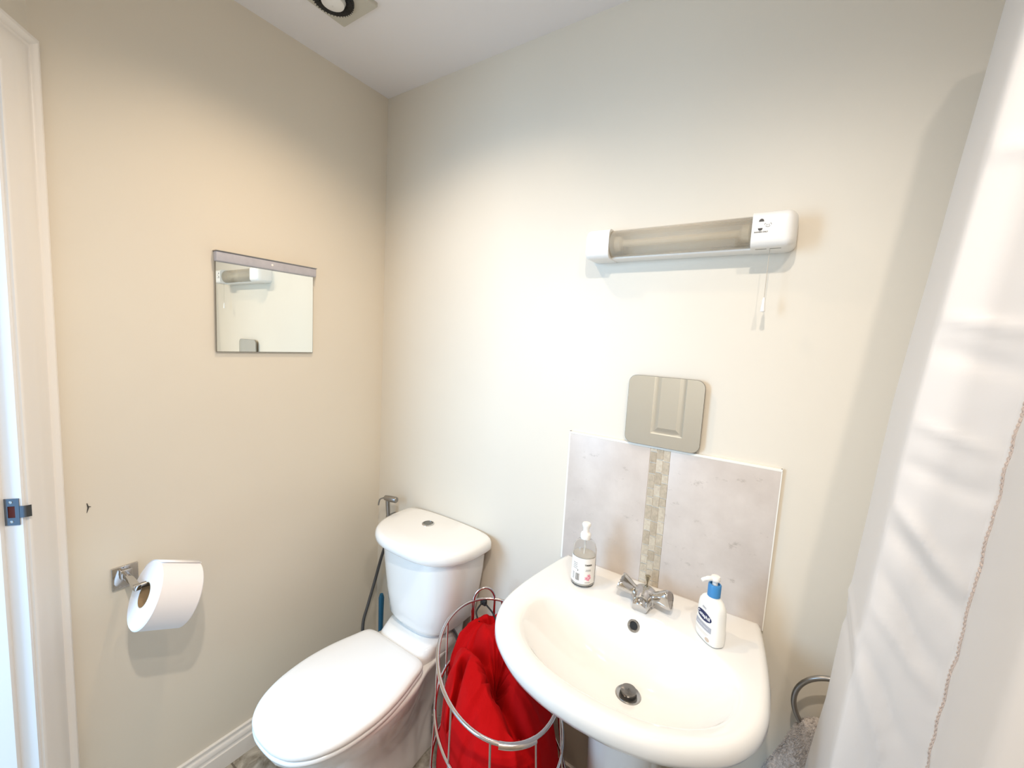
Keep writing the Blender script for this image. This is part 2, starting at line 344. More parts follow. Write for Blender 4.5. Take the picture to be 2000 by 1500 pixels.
# ------------------------------------------------------------- shaver light
sl = empty('shaver_light', (1.18, 0, 1.745), 'long white wall light with smoky ribbed diffuser and pull cord above the washbasin', 'wall light')
def slsec(x, z0, z1, dep, rr):   # rounded profile in y/z against the wall
    pts = [(0, z0)]; n = 6
    for k in range(n+1): a = -PI/2+PI/2*k/n; pts.append((dep-rr+rr*math.cos(a), z0+rr+rr*math.sin(a)))
    for k in range(n+1): a = PI/2*k/n; pts.append((dep-rr+rr*math.cos(a), z1-rr+rr*math.sin(a)))
    pts.append((0, z1)); return [Vector((x, -max(y, 0.0005), z)) for y, z in pts]
ZB, ZT = 1.703, 1.781
def endcap(x0, x1, out, dep):
    bm = bmesh.new(); rs = []
    for k in range(7):
        t = k/6; a = PI/2*(1-t); ins = (1-math.cos(PI/2*(1-t)))
        xx = out+(x1-out)*0; 
    W_ = .022 if x1 > x0 else -.022
    for k in range(8):
        a = PI/2*k/7; sh = 1-math.sin(a)           # 1 at the very end
        rs.append(slsec(x0+W_*(1-math.cos(a)), ZB+.014*sh, ZT-.014*sh, dep-.028*sh, .016))
    rs.append(slsec(x1, ZB, ZT, dep, .016))
    rings(bm, rs); return bm
DP = .084
link('end_cap', endcap(.930, 1.005, 0, DP-.006), plast_m, sl)
link('end_cap', endcap(1.426, 1.341, 0, DP), plast_m, sl)
bm = bmesh.new(); rings(bm, [slsec(x, ZB+.001, ZB+.009, DP-.034, .004) for x in (1.0, 1.345)])
box(bm, (1.0, -.012, ZB+.01), (1.345, 0, ZT-.004)); box(bm, (1.0, -.052, ZT-.008), (1.345, 0, ZT-.003)); link('housing', bm, plast_m, sl)
# diffuser: fluted shell
bm = bmesh.new(); rs = []
for i in range(2):
    x = (1.004, 1.342)[i]; q = []
    for k in range(61):
        a = -PI*.52+PI*1.03*k/60; rr = 1+.008*math.sin(k*2.1)
        q.append(Vector((x, -(.030+.047*rr*max(math.cos(a), 0)**.55), (ZB+ZT)/2+.001+.0365*rr*math.sin(a))))
    rs.append(q)
rings(bm, rs, False, False, closed=False)
df = link('diffuser', bm, diff_m, sl, smooth='all'); md = df.modifiers.new('thick', 'SOLIDIFY'); md.thickness = .0015
bm = bmesh.new(); tube(bm, [(1.030, -.036, 1.746), (1.315, -.036, 1.746)], .009, 20); link('lamp_tube', bm, mat('tube_glass', (0.78, 0.72, 0.60), 0.3), sl)
for xx, s in ((1.022, 1), (1.322, -1)):
    bm = bmesh.new(); lathe(bm, [(.001, -.010), (.020, -.010), (.020, .004), (.012, .010), (.001, .010)], 24, axisM((xx, -.036, 1.746), (s, 0, 0))); link('lamp_holder', bm, mat('lamp_holder_plastic', (0.86, 0.80, 0.68), 0.5), sl)
    bm = bmesh.new(); box(bm, (xx+s*.014-.004, -.040, 1.718), (xx+s*.014+.004, -.020, 1.742), .001); link('lamp_clip', bm, mat('brown_clip', (0.22, 0.17, 0.11), 0.5), sl)
# printing on the right end cap (front face y = -DP)
def capmap(cx, cz): return lambda a, b_: Vector((cx+a, -DP-.0006, cz+b_))
bm = bmesh.new()
def half(bm, cx, cy, rr, up):
    L = [bm.verts.new((cx+rr*math.cos(PI*k/12), cy+(rr*1.25*math.sin(PI*k/12))*(1 if up else -1), 0)) for k in range(13)]; bm.faces.new(L)
half(bm, 0, .009, .0050, True); half(bm, -.001, -.005, .0045, False)
sym = link('shaver_symbol', mapbm(bm, capmap(1.3585, 1.748)), ink_m, sl)
bm = textmesh('SHAVERS ONLY', .0038, .0001); link('printed_text', mapbm(bm, capmap(1.3595, 1.7345)), ink_m, sl)
bm = bmesh.new()
for a in (-.9, .9): ell2(bm, .0022*a, .002, .0007, .0012, 10)
for k in range(10):
    t0 = math.radians(200+14*k); t1 = math.radians(200+14*(k+1)); q = [(r_*math.cos(t), r_*.8*math.sin(t)+.001, 0) for t, r_ in ((t0, .0040), (t1, .0040), (t1, .0048), (t0, .0048))]; bm.faces.new([bm.verts.new(v) for v in q])
for sx in (-1, 1): rect2(bm, sx*.005-.0012, .0045, sx*.005+.0012, .0052); rect2(bm, sx*.0062-.0003, .0015, sx*.0062+.0003, .0045)
link('face_symbol', mapbm(bm, capmap(1.3715, 1.7475)), ink_m, sl)
# slots under the cap
bm = bmesh.new(); box(bm, (1.35, -.060, ZB-.0004), (1.372, -.056, ZB+.0006)); box(bm, (1.378, -.060, ZB-.0004), (1.40, -.056, ZB+.0006)); link('cooling_slot', bm, edge_m, sl)
for xx in (1.024, 1.321):
    bm = bmesh.new(); box(bm, (xx-.002, -.047, ZT-.0045), (xx+.002, -.043, ZT-.001)); link('diffuser_clip', bm, ink_m, sl)
bm = bmesh.new(); tube(bm, [(1.378, -.05, 1.705), (1.3778, -.05, 1.592)], .0009, 6); pc = link('pull_cord', bm, mat('beige_cord', (0.55, 0.50, 0.42), 0.8), sl)
bm = bmesh.new(); lathe(bm, [(.0015, .016), (.0032, .010), (.0036, .002), (.0050, -.012), (.0052, -.016), (.001, -.017)], 18, Matrix.Translation((1.3778, -.05, 1.580))); link('cord_pull', bm, plast_m, pc).matrix_parent_inverse = Matrix.Translation(-sl.location)
for o in bpy.data.objects:
    if o.name == 'cord_pull': o.matrix_parent_inverse = Matrix.Identity(4)

# ------------------------------------------------------------- splashback of stone tiles with mosaic band
sp = empty('splashback', (1.175, 0, .80), 'pinkish stone tile splashback with a narrow mosaic band above the washbasin', 'splashback')
for a, b_ in ((.902, 1.146), (1.200, 1.452)):
    bm = bmesh.new(); box(bm, (a, -.010, .79), (b_, 0, 1.193), .0008); link('stone_tile', bm, tile_m, sp)
bm = bmesh.new(); box(bm, (.897, -.0096, .79), (.9025, 0, 1.199)); box(bm, (1.4515, -.0096, .79), (1.4545, 0, 1.199)); box(bm, (.897, -.0105, 1.1925), (1.4545, 0, 1.199), .001); box(bm, (1.145, -.008, .79), (1.201, 0, 1.193)); link('grout_edge', bm, grout_m, sp, smooth=False)
bm = bmesh.new(); cw = .0162
for c in range(3):
    z = .795 + random.random()*.02-.02
    while z < 1.192:
        h = random.choice((.022, .029, .034, .040)); a = max(z, .791); b_ = min(z+h, 1.192)
        if b_-a > .004: box(bm, (1.1475+c*(cw+.0016), -.0098-random.random()*.0008, a), (1.1475+c*(cw+.0016)+cw, -.004, b_))
        z += h+.0022
link('mosaic_band', bm, mos_m, sp, smooth=False)

# ------------------------------------------------------------- small rounded mirror
sm = empty('shaving_mirror', (1.172, 0, 1.293), 'small square mirror with rounded corners standing on the splashback edge', 'mirror')
def yplate(cx, cz, w, h, rad, y0, y1):
    bm = bmesh.new(); rings(bm, [[Vector((x, y, z)) for x, z in rrect(cx, cz, w, h, rad)] for y in (y0, y1)]); return bm
link('backing', yplate(1.172, 1.296, .198, .192, .022, -.012, -.0180), edge_m, sm, smooth=False)
link('glass', yplate(1.172, 1.296, .196, .190, .021, -.0180, -.0186), mirror_m, sm, smooth=False)
link('foam_pad', yplate(1.172, 1.30, .16, .16, .02, 0, -.012), edge_m, sm, smooth=False)

# ------------------------------------------------------------- washbasin
wb = empty('washbasin', (1.19, -.25, 0), 'white ceramic pedestal washbasin below the splashback', 'washbasin')
OC = Vector((1.182, -.29, 0)); RZ = .806
right = [(1.450, -.0015), (1.462, -.07), (1.473, -.15), (1.480, -.23), (1.479, -.30), (1.464, -.36), (1.430, -.414), (1.378, -.456), (1.322, -.485), (1.252, -.503), (1.182, -.508)]
half_ = catmull([(x, y, 0) for x, y in right], 8)
outl = half_ + [Vector((2*1.182-p.x, p.y, 0)) for p in half_[-2::-1]]
outl = outl + [Vector((x_, -.0015, 0)) for x_ in [.914+(1.450-.914)*k/20 for k in range(1, 20)]]
def ray(poly, c, a):
    dv = Vector((math.cos(a), math.sin(a), 0)); best = None
    for i in range(len(poly)):
        p, q = poly[i], poly[(i+1) % len(poly)]; e_ = q-p; den = dv.x*e_.y-dv.y*e_.x
        if abs(den) < 1e-12: continue
        w = p-c; t = (w.x*e_.y-w.y*e_.x)/den; s = (w.x*dv.y-w.y*dv.x)/den
        if t > 0 and -1e-6 <= s <= 1+1e-6: best = t if best is None else max(best, t)
    return best
NA = 144
angs = [2*PI*k/NA for k in range(NA)]
# snap two angles on the back corners so that they stay crisp
for cx_ in (1.450, .914):
    a = math.atan2(-.0015-OC.y, cx_-OC.x) % (2*PI); k = min(range(NA), key=lambda i: abs(angs[i]-a)); angs[k] = a
bowl = [Vector((1.192+.234*sgn(math.cos(t))*abs(math.cos(t))**(2/2.25), -.295+(.123 if math.sin(t) > 0 else .162)*sgn(math.sin(t))*abs(math.sin(t))**(2/(2.5 if math.sin(t) > 0 else 2.1)), 0)) for t in [2*PI*k/160 for k in range(160)]]
DR = Vector((1.213, -.270, 0)); 
rs = []
def ringpt(fn): rs.append([fn(a) for a in angs])
def outer(dist, z):
    def f(a):
        R_ = ray(outl, OC, a); dv = Vector((math.cos(a), math.sin(a), 0)); return OC+dv*(R_-dist)+Vector((0, 0, z))
    return f
for dist, z in ((.185, .640), (.150, .660), (.11, .690), (.075, .716), (.042, .738), (.018, .751), (.006, .760), (.0, .773), (.0005, .790), (.006, .801), (.013, .8052), (.022, .806)): ringpt(outer(dist, z))
def inner(out_, z):
    def f(a):
        R_ = ray(bowl, OC, a); dv = Vector((math.cos(a), math.sin(a), 0)); return OC+dv*(R_+out_)+Vector((0, 0, z))
    return f
ringpt(inner(.022, .8045)); ringpt(inner(.010, .8030)); ringpt(inner(.003, .7995))
BD = .118
def bowlpt(t):
    def f(a):
        R_ = ray(bowl, OC, a); dv = Vector((math.cos(a), math.sin(a), 0)); p = OC+dv*R_
        q = p.lerp(DR, t); return Vector((q.x, q.y, .797-BD*(1-(1-t)**2.7)-.004*t))
    return f
for t in (.0, .03, .07, .12, .18, .25, .33, .42, .52, .62, .72, .82, .90): ringpt(bowlpt(t))
bm = bmesh.new(); rings(bm, rs, True, True)
bs = link('basin', bm, cer_m, wb, smooth='all')
# pedestal
bm = bmesh.new(); prs = []
for z, a, bf in ((0, .118, .12), (.03, .114, .115), (.06, .092, .09), (.25, .082, .08), (.5, .090, .086), (.60, .100, .098), (.648, .110, .11)):
    prs.append(superell(1.188, -.17, a, bf, 2.4, z, 40, 3.5, .13))
rings(bm, prs); link('pedestal', bm, cer_m, wb)
# overflow
def bowlxyz(a, t): return bowlpt(t)(a)
pO = bowlxyz(PI/2-.03, .055); pO2 = bowlxyz(PI/2-.03, .085); tang = (pO2-pO).normalized(); nO = Vector((1, 0, 0)).cross(tang); nO = nO if nO.z > 0 else -nO
MO = axisM(pO+nO*.0005, nO)
bm = bmesh.new(); lathe(bm, [(.0150, -.004), (.0150, .001), (.0135, .0028), (.0108, .0028), (.0092, .001), (.0092, -.003)], 32, MO, False, False); link('overflow_ring', bm, dchrome_m, wb)
bm = bmesh.new(); lathe(bm, [(.0001, .0006), (.0094, .0006), (.0094, -.004)], 24, MO, False, False); link('overflow_hole', bm, black_m, wb)
# drain with raised plug
zD = bowlxyz(0, .9).z
bm = bmesh.new(); lathe(bm, [(.001, .0005), (.015, .0005), (.020, .0028), (.0265, .0035), (.029, .001), (.0295, -.002)], 40, Matrix.Translation((DR.x, DR.y, zD)), False, False); dr = link('drain', bm, dchrome_m, wb)
bm = bmesh.new(); lathe(bm, [(.013, .002), (.0165, .004), (.0178, .012), (.0172, .0140), (.0155, .0146), (.001, .0146)], 36, Matrix.Translation((DR.x, DR.y, zD)), True, False); o = link('plug', bm, mat('dark_plug', (0.20, 0.19, 0.18), 0.22, metal=.9), dr); o.matrix_parent_inverse = Matrix.Identity(4)
bm = bmesh.new(); lathe(bm, [(.0225, .0003), (.0155, .0033)], 36, Matrix.Translation((DR.x, DR.y, zD+.0005)), False, False); o = link('drain_gap', bm, black_m, dr); o.matrix_parent_inverse = Matrix.Identity(4)

# ------------------------------------------------------------- basin mixer tap
tx, ty, tz = 1.190, -.112, .805
tp = empty('mixer_tap', (tx, ty, tz), 'chrome two-handled mixer tap on the back of the washbasin', 'tap')
bm = bmesh.new(); lathe(bm, [(.027, 0), (.028, .003), (.026, .005), (.030, .012), (.0325, .020), (.0320, .028), (.0280, .037), (.021, .043), (.011, .0455), (.001, .0465)], 44, Matrix.Translation((tx, ty, tz))); link('body', bm, chrome_m, tp)
bm = bmesh.new(); sp_ = catmull([(tx, ty, tz+.020), (tx+.001, ty-.015, tz+.021), (tx+.002, ty-.032, tz+.019), (tx+.002, ty-.046, tz+.012)], 6)
tube(bm, sp_, [.026-.008*(i/(len(sp_)-1))**2 for i in range(len(sp_))], 24); link('spout', bm, chrome_m, tp)
for s in (-1, 1):
    ax = Vector((s*.93, -.06, .30)).normalized(); M1 = axisM(Vector((tx, ty, tz+.020)), ax)
    bm = bmesh.new(); R2 = []
    for dd, rr, lob in ((.022, .0155, 0), (.029, .0150, 0), (.034, .0155, .02), (.041, .0178, .07), (.051, .0205, .10), (.060, .0225, .12), (.0655, .0228, .12), (.0685, .0214, .14), (.0688, .0195, .14)):
        R2.append([M1 @ Vector((rr*(1+lob*math.cos(3*t_))*math.cos(t_), rr*(1+lob*math.cos(3*t_))*math.sin(t_), dd)) for t_ in [2*PI*k/48 for k in range(48)]])
    rings(bm, R2, True, False); h_ = link('handle', bm, chrome_m, tp)
    bm = bmesh.new(); rings(bm, [[M1 @ Vector((rr*(1+.14*math.cos(3*t_))*math.cos(t_), rr*(1+.14*math.cos(3*t_))*math.sin(t_), dd)) for t_ in [2*PI*k/48 for k in range(48)]] for rr, dd in ((.0196, .0687), (.0188, .0678), (.0184, .0678))], False, True); o = link('handle_disc', bm, dchrome_m, h_)
bm = bmesh.new(); lathe(bm, [(.0025, 0), (.0025, .040), (.004, .044), (.0066, .054), (.0070, .058), (.001, .059)], 20, Matrix.Translation((tx-.004, ty+.038, tz)));  link('pop_up_rod', bm, mat('brass_tinted_chrome', (0.50, 0.45, 0.34), 0.15, metal=1), tp)

# ------------------------------------------------------------- clear soap bottle
bx, by, bz = 1.022, -.122, .806
sb = empty('soap_bottle', (bx, by, bz), 'clear soap pump bottle with pink flower label and white top at basin left corner', 'soap bottle')
BR = .0325
bprof = [(.028, 0), (.0315, .003), (BR, .009), (BR, .092), (.0318, .102), (.0285, .113), (.022, .121), (.0145, .125), (.0125, .128), (.0125, .132)]
bm = bmesh.new(); lathe(bm, bprof+[(.0112, .132), (.0112, .127), (.0135, .1235), (.021, .1195), (.0272, .112), (.0303, .101), (BR-.0015, .092), (BR-.0015, .010), (.027, .0025)], 48, Matrix.Translation((bx, by, bz))); link('bottle', bm, clear_m, sb)
bm = bmesh.new(); lathe(bm, [(.026, .003), (BR-.0024, .010), (BR-.0024, .084), (.001, .084)], 40, Matrix.Translation((bx, by, bz))); link('liquid', bm, soap_m, sb)
bm = bmesh.new(); lathe(bm, [(.0138, .128), (.0142, .130), (.0142, .141), (.013, .144), (.0090, .147), (.0080, .151), (.0088, .158), (.0118, .166), (.0120, .169), (.0105, .172), (.001, .173)], 32, Matrix.Translation((bx, by, bz))); link('pump', bm, plast_m, sb)
bm = bmesh.new(); tube(bm, [(bx, by, bz+.01), (bx, by, bz+.13)], .0025, 8); link('dip_tube', bm, plast_m, sb)
camaz = math.atan2(-1.172-by, 1.4445-bx)
def cyl(off=0.0):
    return lambda a, b_: Vector((bx+(BR+.0008)*math.cos(camaz+off+a/BR), by+(BR+.0008)*math.sin(camaz+off+a/BR), bz+b_))
bm = bmesh.new()
for i in range(34): rect2(bm, -.046+i*.0025, .012, -.046+(i+1)*.0025, .084)
bmesh.ops.remove_doubles(bm, verts=bm.verts[:], dist=1e-6)
for v in bm.verts: v.co = Vector((bx+(BR+.0004)*math.cos(camaz+v.co.x/BR), by+(BR+.0004)*math.sin(camaz+v.co.x/BR), bz+v.co.y))
lb = link('label', bm, label_m, sb); lb['label'] = 'pale printed label'
bm = bmesh.new()
for i, w in enumerate((1, 2, 1, 1, 3, 1, 2, 1, 2, 1)): rect2(bm, -.021+i*.0012, .020, -.021+i*.0012+.00035*w, .040)
for k in range(5): rect2(bm, -.031, .022+k*.004, -.025, .0232+k*.004, 3)
for k in range(4): rect2(bm, -.030, .052+k*.005, -.017+random.random()*.002, .0530+k*.005, 4)
rect2(bm, -.016, .047, -.0135, .0505, 1)
rect2(bm, .007, .0525, .021, .0535, 5); rect2(bm, .006, .0495, .021, .0503, 5); rect2(bm, .006, .0165, .021, .0173, 5)
link('barcode', mapbm(bm, cyl()), ink_m, lb).matrix_parent_inverse = Matrix.Identity(4)
bm = textmesh('TIMBER', .0062, .0002); mapbm(bm, lambda a, b_: cyl()(a+.0135, b_+.066)); link('printed_word', bm, ink_m, lb).matrix_parent_inverse = Matrix.Identity(4)
bm = bmesh.new(); fl = ((.010, .029, .0042), (.0165, .036, .004), (.015, .0255, .0035), (.0195, .0300, .0030))
for cx_, cy_, q in fl:
    for k in range(5): ell2(bm, cx_+q*.75*math.cos(k*1.257), cy_+q*.75*math.sin(k*1.257), q*.62, q*.42, 12, k*1.257)
mapbm(bm, cyl()); link('flower_print', bm, pink_m, lb).matrix_parent_inverse = Matrix.Identity(4)
bm = bmesh.new()
for cx_, cy_, q in fl: ell2(bm, cx_, cy_, q*.32, q*.32, 10)
for v in bm.verts: v.co.z += 0
for v in bm.verts:
    a, b_ = v.co.x, v.co.y; v.co = Vector((bx+(BR+.0012)*math.cos(camaz+a/BR), by+(BR+.0012)*math.sin(camaz+a/BR), bz+b_))
link('flower_centre_print', bm, rose_m, lb).matrix_parent_inverse = Matrix.Identity(4)

# ------------------------------------------------------------- lotion bottle
lx, ly, lz = 1.352, -.146, .806
lo = empty('lotion_bottle', (lx, ly, lz), 'white lotion pump bottle with blue collar and navy oval logo on the basin right side', 'lotion bottle')
W1 = Vector((.70, -.71, 0)).normalized(); F1 = Vector((-W1.y*-1, 0, 0)) if False else Vector((-.71, -.70, 0)).normalized()   # width axis, front normal
def L3(a, f, z): return Vector((lx, ly, lz))+W1*a+F1*f+Vector((0, 0, z*.93))
def lsec(w, dd, z, n=2.8, N=48): return [L3(w*sgn(math.cos(t))*abs(math.cos(t))**(2/n), dd*sgn(math.sin(t))*abs(math.sin(t))**(2/n), z) for t in [2*PI*k/N for k in range(N)]]
secs = [(.033, .018, 0), (.036, .0205, .003), (.037, .0215, .012), (.0365, .021, .045), (.0345, .0205, .080), (.0325, .0195, .092), (.0285, .018, .101), (.021, .0155, .107), (.0135, .0128, .110), (.0125, .0125, .114)]
bm = bmesh.new(); rings(bm, [lsec(w, dd, z, 2.8 if z < .1 else 2.2) for w, dd, z in secs]); link('bottle', bm, bottle_m, lo)
bm = bmesh.new(); lathe(bm, [(.0128, .112), (.0140, .113), (.0140, .139), (.0130, .141), (.010, .1415), (.010, .138), (.001, .138)], 36, Matrix.Translation((lx, ly, lz-.008))); link('collar', bm, blue_m, lo)
bm = bmesh.new(); lathe(bm, [(.006, .134), (.006, .150), (.0085, .151), (.0105, .154), (.0105, .160), (.009, .1625), (.001, .1635)], 28, Matrix.Translation((lx, ly, lz-.011)))
nd = (F1*.95+W1*-.15).normalized(); c0 = Vector((lx, ly, lz+.146))
tube(bm, catmull([c0-nd*.006, c0+nd*.010, c0+nd*.022+Vector((0, 0, -.001)), c0+nd*.032+Vector((0, 0, -.005))], 4), [.0062]*4+[.0056]*4+[.0046]*4+[.0036], 16); link('pump', bm, plast_m, lo)
def ldep(a, z):
    w = interp(z, [s_[2] for s_ in secs], [s_[0] for s_ in secs]); dd = interp(z, [s_[2] for s_ in secs], [s_[1] for s_ in secs])
    return dd*max(1-min(abs(a)/w, .999)**2.8, .001)**(1/2.8)
def lab(off=.0005): return lambda a, b_: L3(a, ldep(a, b_)+off, b_)
def fine(bm, cuts=3):
    bmesh.ops.subdivide_edges(bm, edges=bm.edges[:], cuts=cuts, use_grid_fill=True); return bm
sgnW = 1   # +a is to the viewer's right when looking at the front
bm = bmesh.new(); ell2(bm, 0, .063, .0245, .0115, 40); fine(bm, 2); mapbm(bm, lab(.0005)); ov = link('logo_oval', bm, navy_m, lo)
bm = textmesh('Cetaphil', .0125, .0003); mapbm(bm, lambda a, b_: lab(.0011)(a, b_+.0635)); link('logo_text', bm, white_m, ov).matrix_parent_inverse = Matrix.Identity(4)
bm = textmesh('PRO', .0065, .0003); mapbm(bm, lambda a, b_: lab(.0006)(a-.0, b_+.083)); link('small_text', bm, grey_m, lo)
bm = bmesh.new(); rect2(bm, -.026, .0315, .026, .0455, 14); mapbm(bm, lab(.0005)); link('grey_band', bm, grey_m, lo)
bm = bmesh.new(); rect2(bm, -.026, .0235, .020, .0242, 12); rect2(bm, -.026, .0195, .016, .0200, 10); ell2(bm, .018, .012, .006, .005, 20); mapbm(bm, lab(.0005)); link('tan_print', bm, tan_m, lo)
bm = textmesh('gentle skin cleanser', .0050, 0); mapbm(bm, lambda a, b_: lab(.0009)(a, b_+.0385)); link('band_text', bm, white_m, lo)

# ------------------------------------------------------------- toilet
TX = .432
to = empty('toilet', (TX, -.35, 0), 'white close-coupled toilet with lid down between the left wall and the hamper', 'toilet')
def sym(pts, z, cx=TX-.004):   # half outline (dx>=0) from back to front
    h = catmull([(x, y, 0) for x, y in pts], 5); R_ = [Vector((cx+p.x, p.y, z)) for p in h]; L_ = [Vector((cx-p.x, p.y, z)) for p in h][::-1]
    return R_+L_
def panring(z, wb_, wf, yb, yf, shelf=1.0):
    # back half-width wb_, main half-width wf, from yb (back) to yf (front tip)
    Lg = yb-yf
    return sym([(wb_*.55, yb), (wb_*.97, yb-.006), (wb_, yb-.10*Lg/.7), (wb_+(wf-wb_)*.32, yb-.225*Lg/.7), (wb_+(wf-wb_)*.78, yb-.31*Lg/.7), (wf, yb-.42*Lg/.7), (wf*.94, yb-.53*Lg/.7), (wf*.72, yb-.62*Lg/.7), (wf*.40, yb-.675*Lg/.7), (wf*.12, yb-.70*Lg/.7)], z)
bm = bmesh.new()
rings(bm, [panring(0, .085, .105, -.14, -.53), panring(.012, .087, .108, -.14, -.535), panring(.05, .080, .092, -.15, -.52), panring(.14, .070, .088, -.14, -.53), panring(.22, .078, .112, -.10, -.575), panring(.30, .095, .150, -.05, -.640), panring(.345, .108, .166, -.03, -.672), panring(.368, .115, .172, -.03, -.683), panring(.380, .119, .174, -.03, -.686), panring(.386, .116, .168, -.034, -.680)])
link('pan', bm, cer_m, to, smooth='all')
# raised shelf that carries the cistern
bm = bmesh.new()
rings(bm, [superell(TX, -.12, .112, .16, 5, .36, 48, 5, .08), superell(TX, -.12, .119, .155, 5, .392, 48, 5, .085), superell(TX, -.12, .120, .145, 5, .408, 48, 5, .088), superell(TX, -.115, .118, .125, 5, .426, 48, 5, .088), superell(TX, -.112, .116, .112, 5, .436, 48, 5, .086)]); link('cistern_shelf', bm, cer_m, to, smooth='all')
seatpts = [(.075, -.257), (.112, -.258), (.139, -.272), (.154, -.32), (.169, -.38), (.177, -.44), (.1765, -.50), (.164, -.572), (.137, -.632), (.096, -.674), (.050, -.692), (.012, -.696)]
def sc(pts, k, dy=0): return [(x*k, -.475+(y+.475)*k+dy) for x, y in pts]
bm = bmesh.new(); rings(bm, [sym(sc(seatpts, .965), .3868), sym(sc(seatpts, .992), .389), sym(sc(seatpts, .998), .394), sym(sc(seatpts, .99), .4005)]); link('seat', bm, seat_m, to, smooth='all')
bm = bmesh.new(); rings(bm, [sym(sc(seatpts, .965), .4035), sym(sc(seatpts, .993), .405), sym(sc(seatpts, 1.0), .411), sym(sc(seatpts, .992), .4175), sym(sc(seatpts, .965), .4215), sym(sc(seatpts, .90), .4245), sym(sc(seatpts, .7), .4262), sym(sc(seatpts, .35), .427)]); link('lid', bm, seat_m, to, smooth='all')
bm = bmesh.new(); rings(bm, [sym(sc(seatpts, .95), .4003), sym(sc(seatpts, .95), .4037)]); link('seat_gap', bm, mat('seat_shadow_gap', (0.30, 0.30, 0.31), 0.6), to)
for sx in (-1, 1):
    bm = bmesh.new(); tube(bm, [(TX+sx*.055, -.252, .402), (TX+sx*.085, -.252, .402)], .008, 16); link('hinge', bm, seat_m, to)
def cis(a, yf, z, n=3.0): return superell(TX, -.09, a, -yf-.09, n, z, 64, 9, .072)
bm = bmesh.new(); rings(bm, [cis(.110, -.200, .436), cis(.116, -.206, .450), cis(.138, -.216, .462), cis(.148, -.222, .475), cis(.165, -.228, .56), cis(.180, -.234, .66), cis(.186, -.236, .739)]); ct = link('cistern', bm, cer_m, to)
def cl(a, yf, z): return superell(TX-.006, -.06, a, -yf-.06, 2.7, z, 72, 4.2, .055)
bm = bmesh.new(); rings(bm, [cl(.203, -.253, .732), cl(.212, -.263, .734), cl(.217, -.269, .741), cl(.2175, -.270, .752), cl(.216, -.268, .763), cl(.210, -.262, .7705), cl(.200, -.252, .7745), cl(.16, -.20, .7765), cl(.08, -.12, .777)]); link('cistern_lid', bm, cer_m, to, smooth='all')
Mb = Matrix.Translation((.392, -.092, .7765))
bm = bmesh.new(); lathe(bm, [(.0225, 0), (.0225, .0025), (.0205, .004), (.018, .004), (.0175, .001)], 36, Mb, False, False); fb = link('flush_button', bm, chrome_m, to)
bm = bmesh.new(); lathe(bm, [(.0175, .001), (.0165, .003), (.001, .0035)], 32, Mb, False, False); link('button_face', bm, mat('button_grey', (0.22, 0.22, 0.21), 0.3, metal=.9), fb).matrix_parent_inverse = Matrix.Identity(4)

# pipes behind the pan
wp = empty('waste_pipe', (.40, -.08, .2), 'white plastic waste pipe behind the toilet near the floor', 'pipe')
bm = bmesh.new(); tube(bm, catmull([(.455, -.128, .19), (.46, -.10, .185), (.47, -.075, .15), (.47, -.072, .08), (.47, -.072, .0)], 6), .05, 24); link('pipe', bm, waste_m, wp)
bm = bmesh.new(); tube(bm, [(.47, -.072, .055), (.47, -.072, .078)], .056, 24); link('pipe_collar', bm, waste_m, wp)
bm = bmesh.new(); tube(bm, catmull([(.56, -.015, .16), (.56, -.06, .16), (.57, -.075, .20), (.575, -.08, .30), (.56, -.10, .41), (.55, -.12, .45)], 6), .006, 12); tag(link('supply_hose', bm, mat('braided_hose', (.2, .2, .2), .35, metal=.8), None), 'thin dark braided supply hose beside the toilet pan', 'hose')

# ------------------------------------------------------------- bidet sprayer, hose, brush
sy = empty('bidet_sprayer', (.11, 0, .75), 'chrome bidet spray gun hung on the wall behind the cistern corner', 'bidet sprayer')
bm = bmesh.new(); lathe(bm, [(.001, -.050), (.010, -.050), (.012, -.047), (.0125, -.020), (.0115, 0), (.010, .012), (.001, .013)], 24, axisM((.124, -.058, .795), (-.96, -.10, -.06))); link('spray_head', bm, steel_m, sy)
bm = bmesh.new(); tube(bm, [(.122, -.055, .79), (.120, -.050, .74), (.118, -.045, .70)], [.009, .0085, .007], 16); link('spray_handle', bm, steel_m, sy)
bm = bmesh.new(); tube(bm, catmull([(.110, -.066, .795), (.094, -.072, .786), (.086, -.072, .760)], 4), .003, 10); link('trigger', bm, steel_m, sy)
bm = bmesh.new(); box(bm, (.106, -.050, .700), (.130, 0, .715), .003); link('wall_bracket', bm, steel_m, sy)
bm = bmesh.new(); tube(bm, catmull([(.118, -.045, .705), (.112, -.040, .62), (.085, -.038, .55), (.060, -.034, .49), (.042, -.045, .40), (.034, -.072, .30), (.032, -.095, .22), (.05, -.10, .13), (.10, -.07, .10), (.16, -.02, .13)], 8), .0065, 14)
tag(link('spray_hose', bm, hose_m), 'dark grey flexible hose curving down the left wall corner behind the toilet', 'hose')
tb = empty('toilet_brush', (.155, -.105, 0), 'dark blue toilet brush handle standing in the corner left of the toilet', 'toilet brush')
bm = bmesh.new(); tube(bm, [(.158, -.105, .12), (.158, -.105, .25), (.160, -.106, .40), (.160, -.106, .415)], [.007, .009, .011, .007], 18); link('handle', bm, brush_m, tb)
bm = bmesh.new(); lathe(bm, [(.050, 0), (.052, .004), (.045, .10), (.038, .17), (.012, .175)], 32, Matrix.Translation((.158, -.105, .001))); link('holder', bm, brush_m, tb)

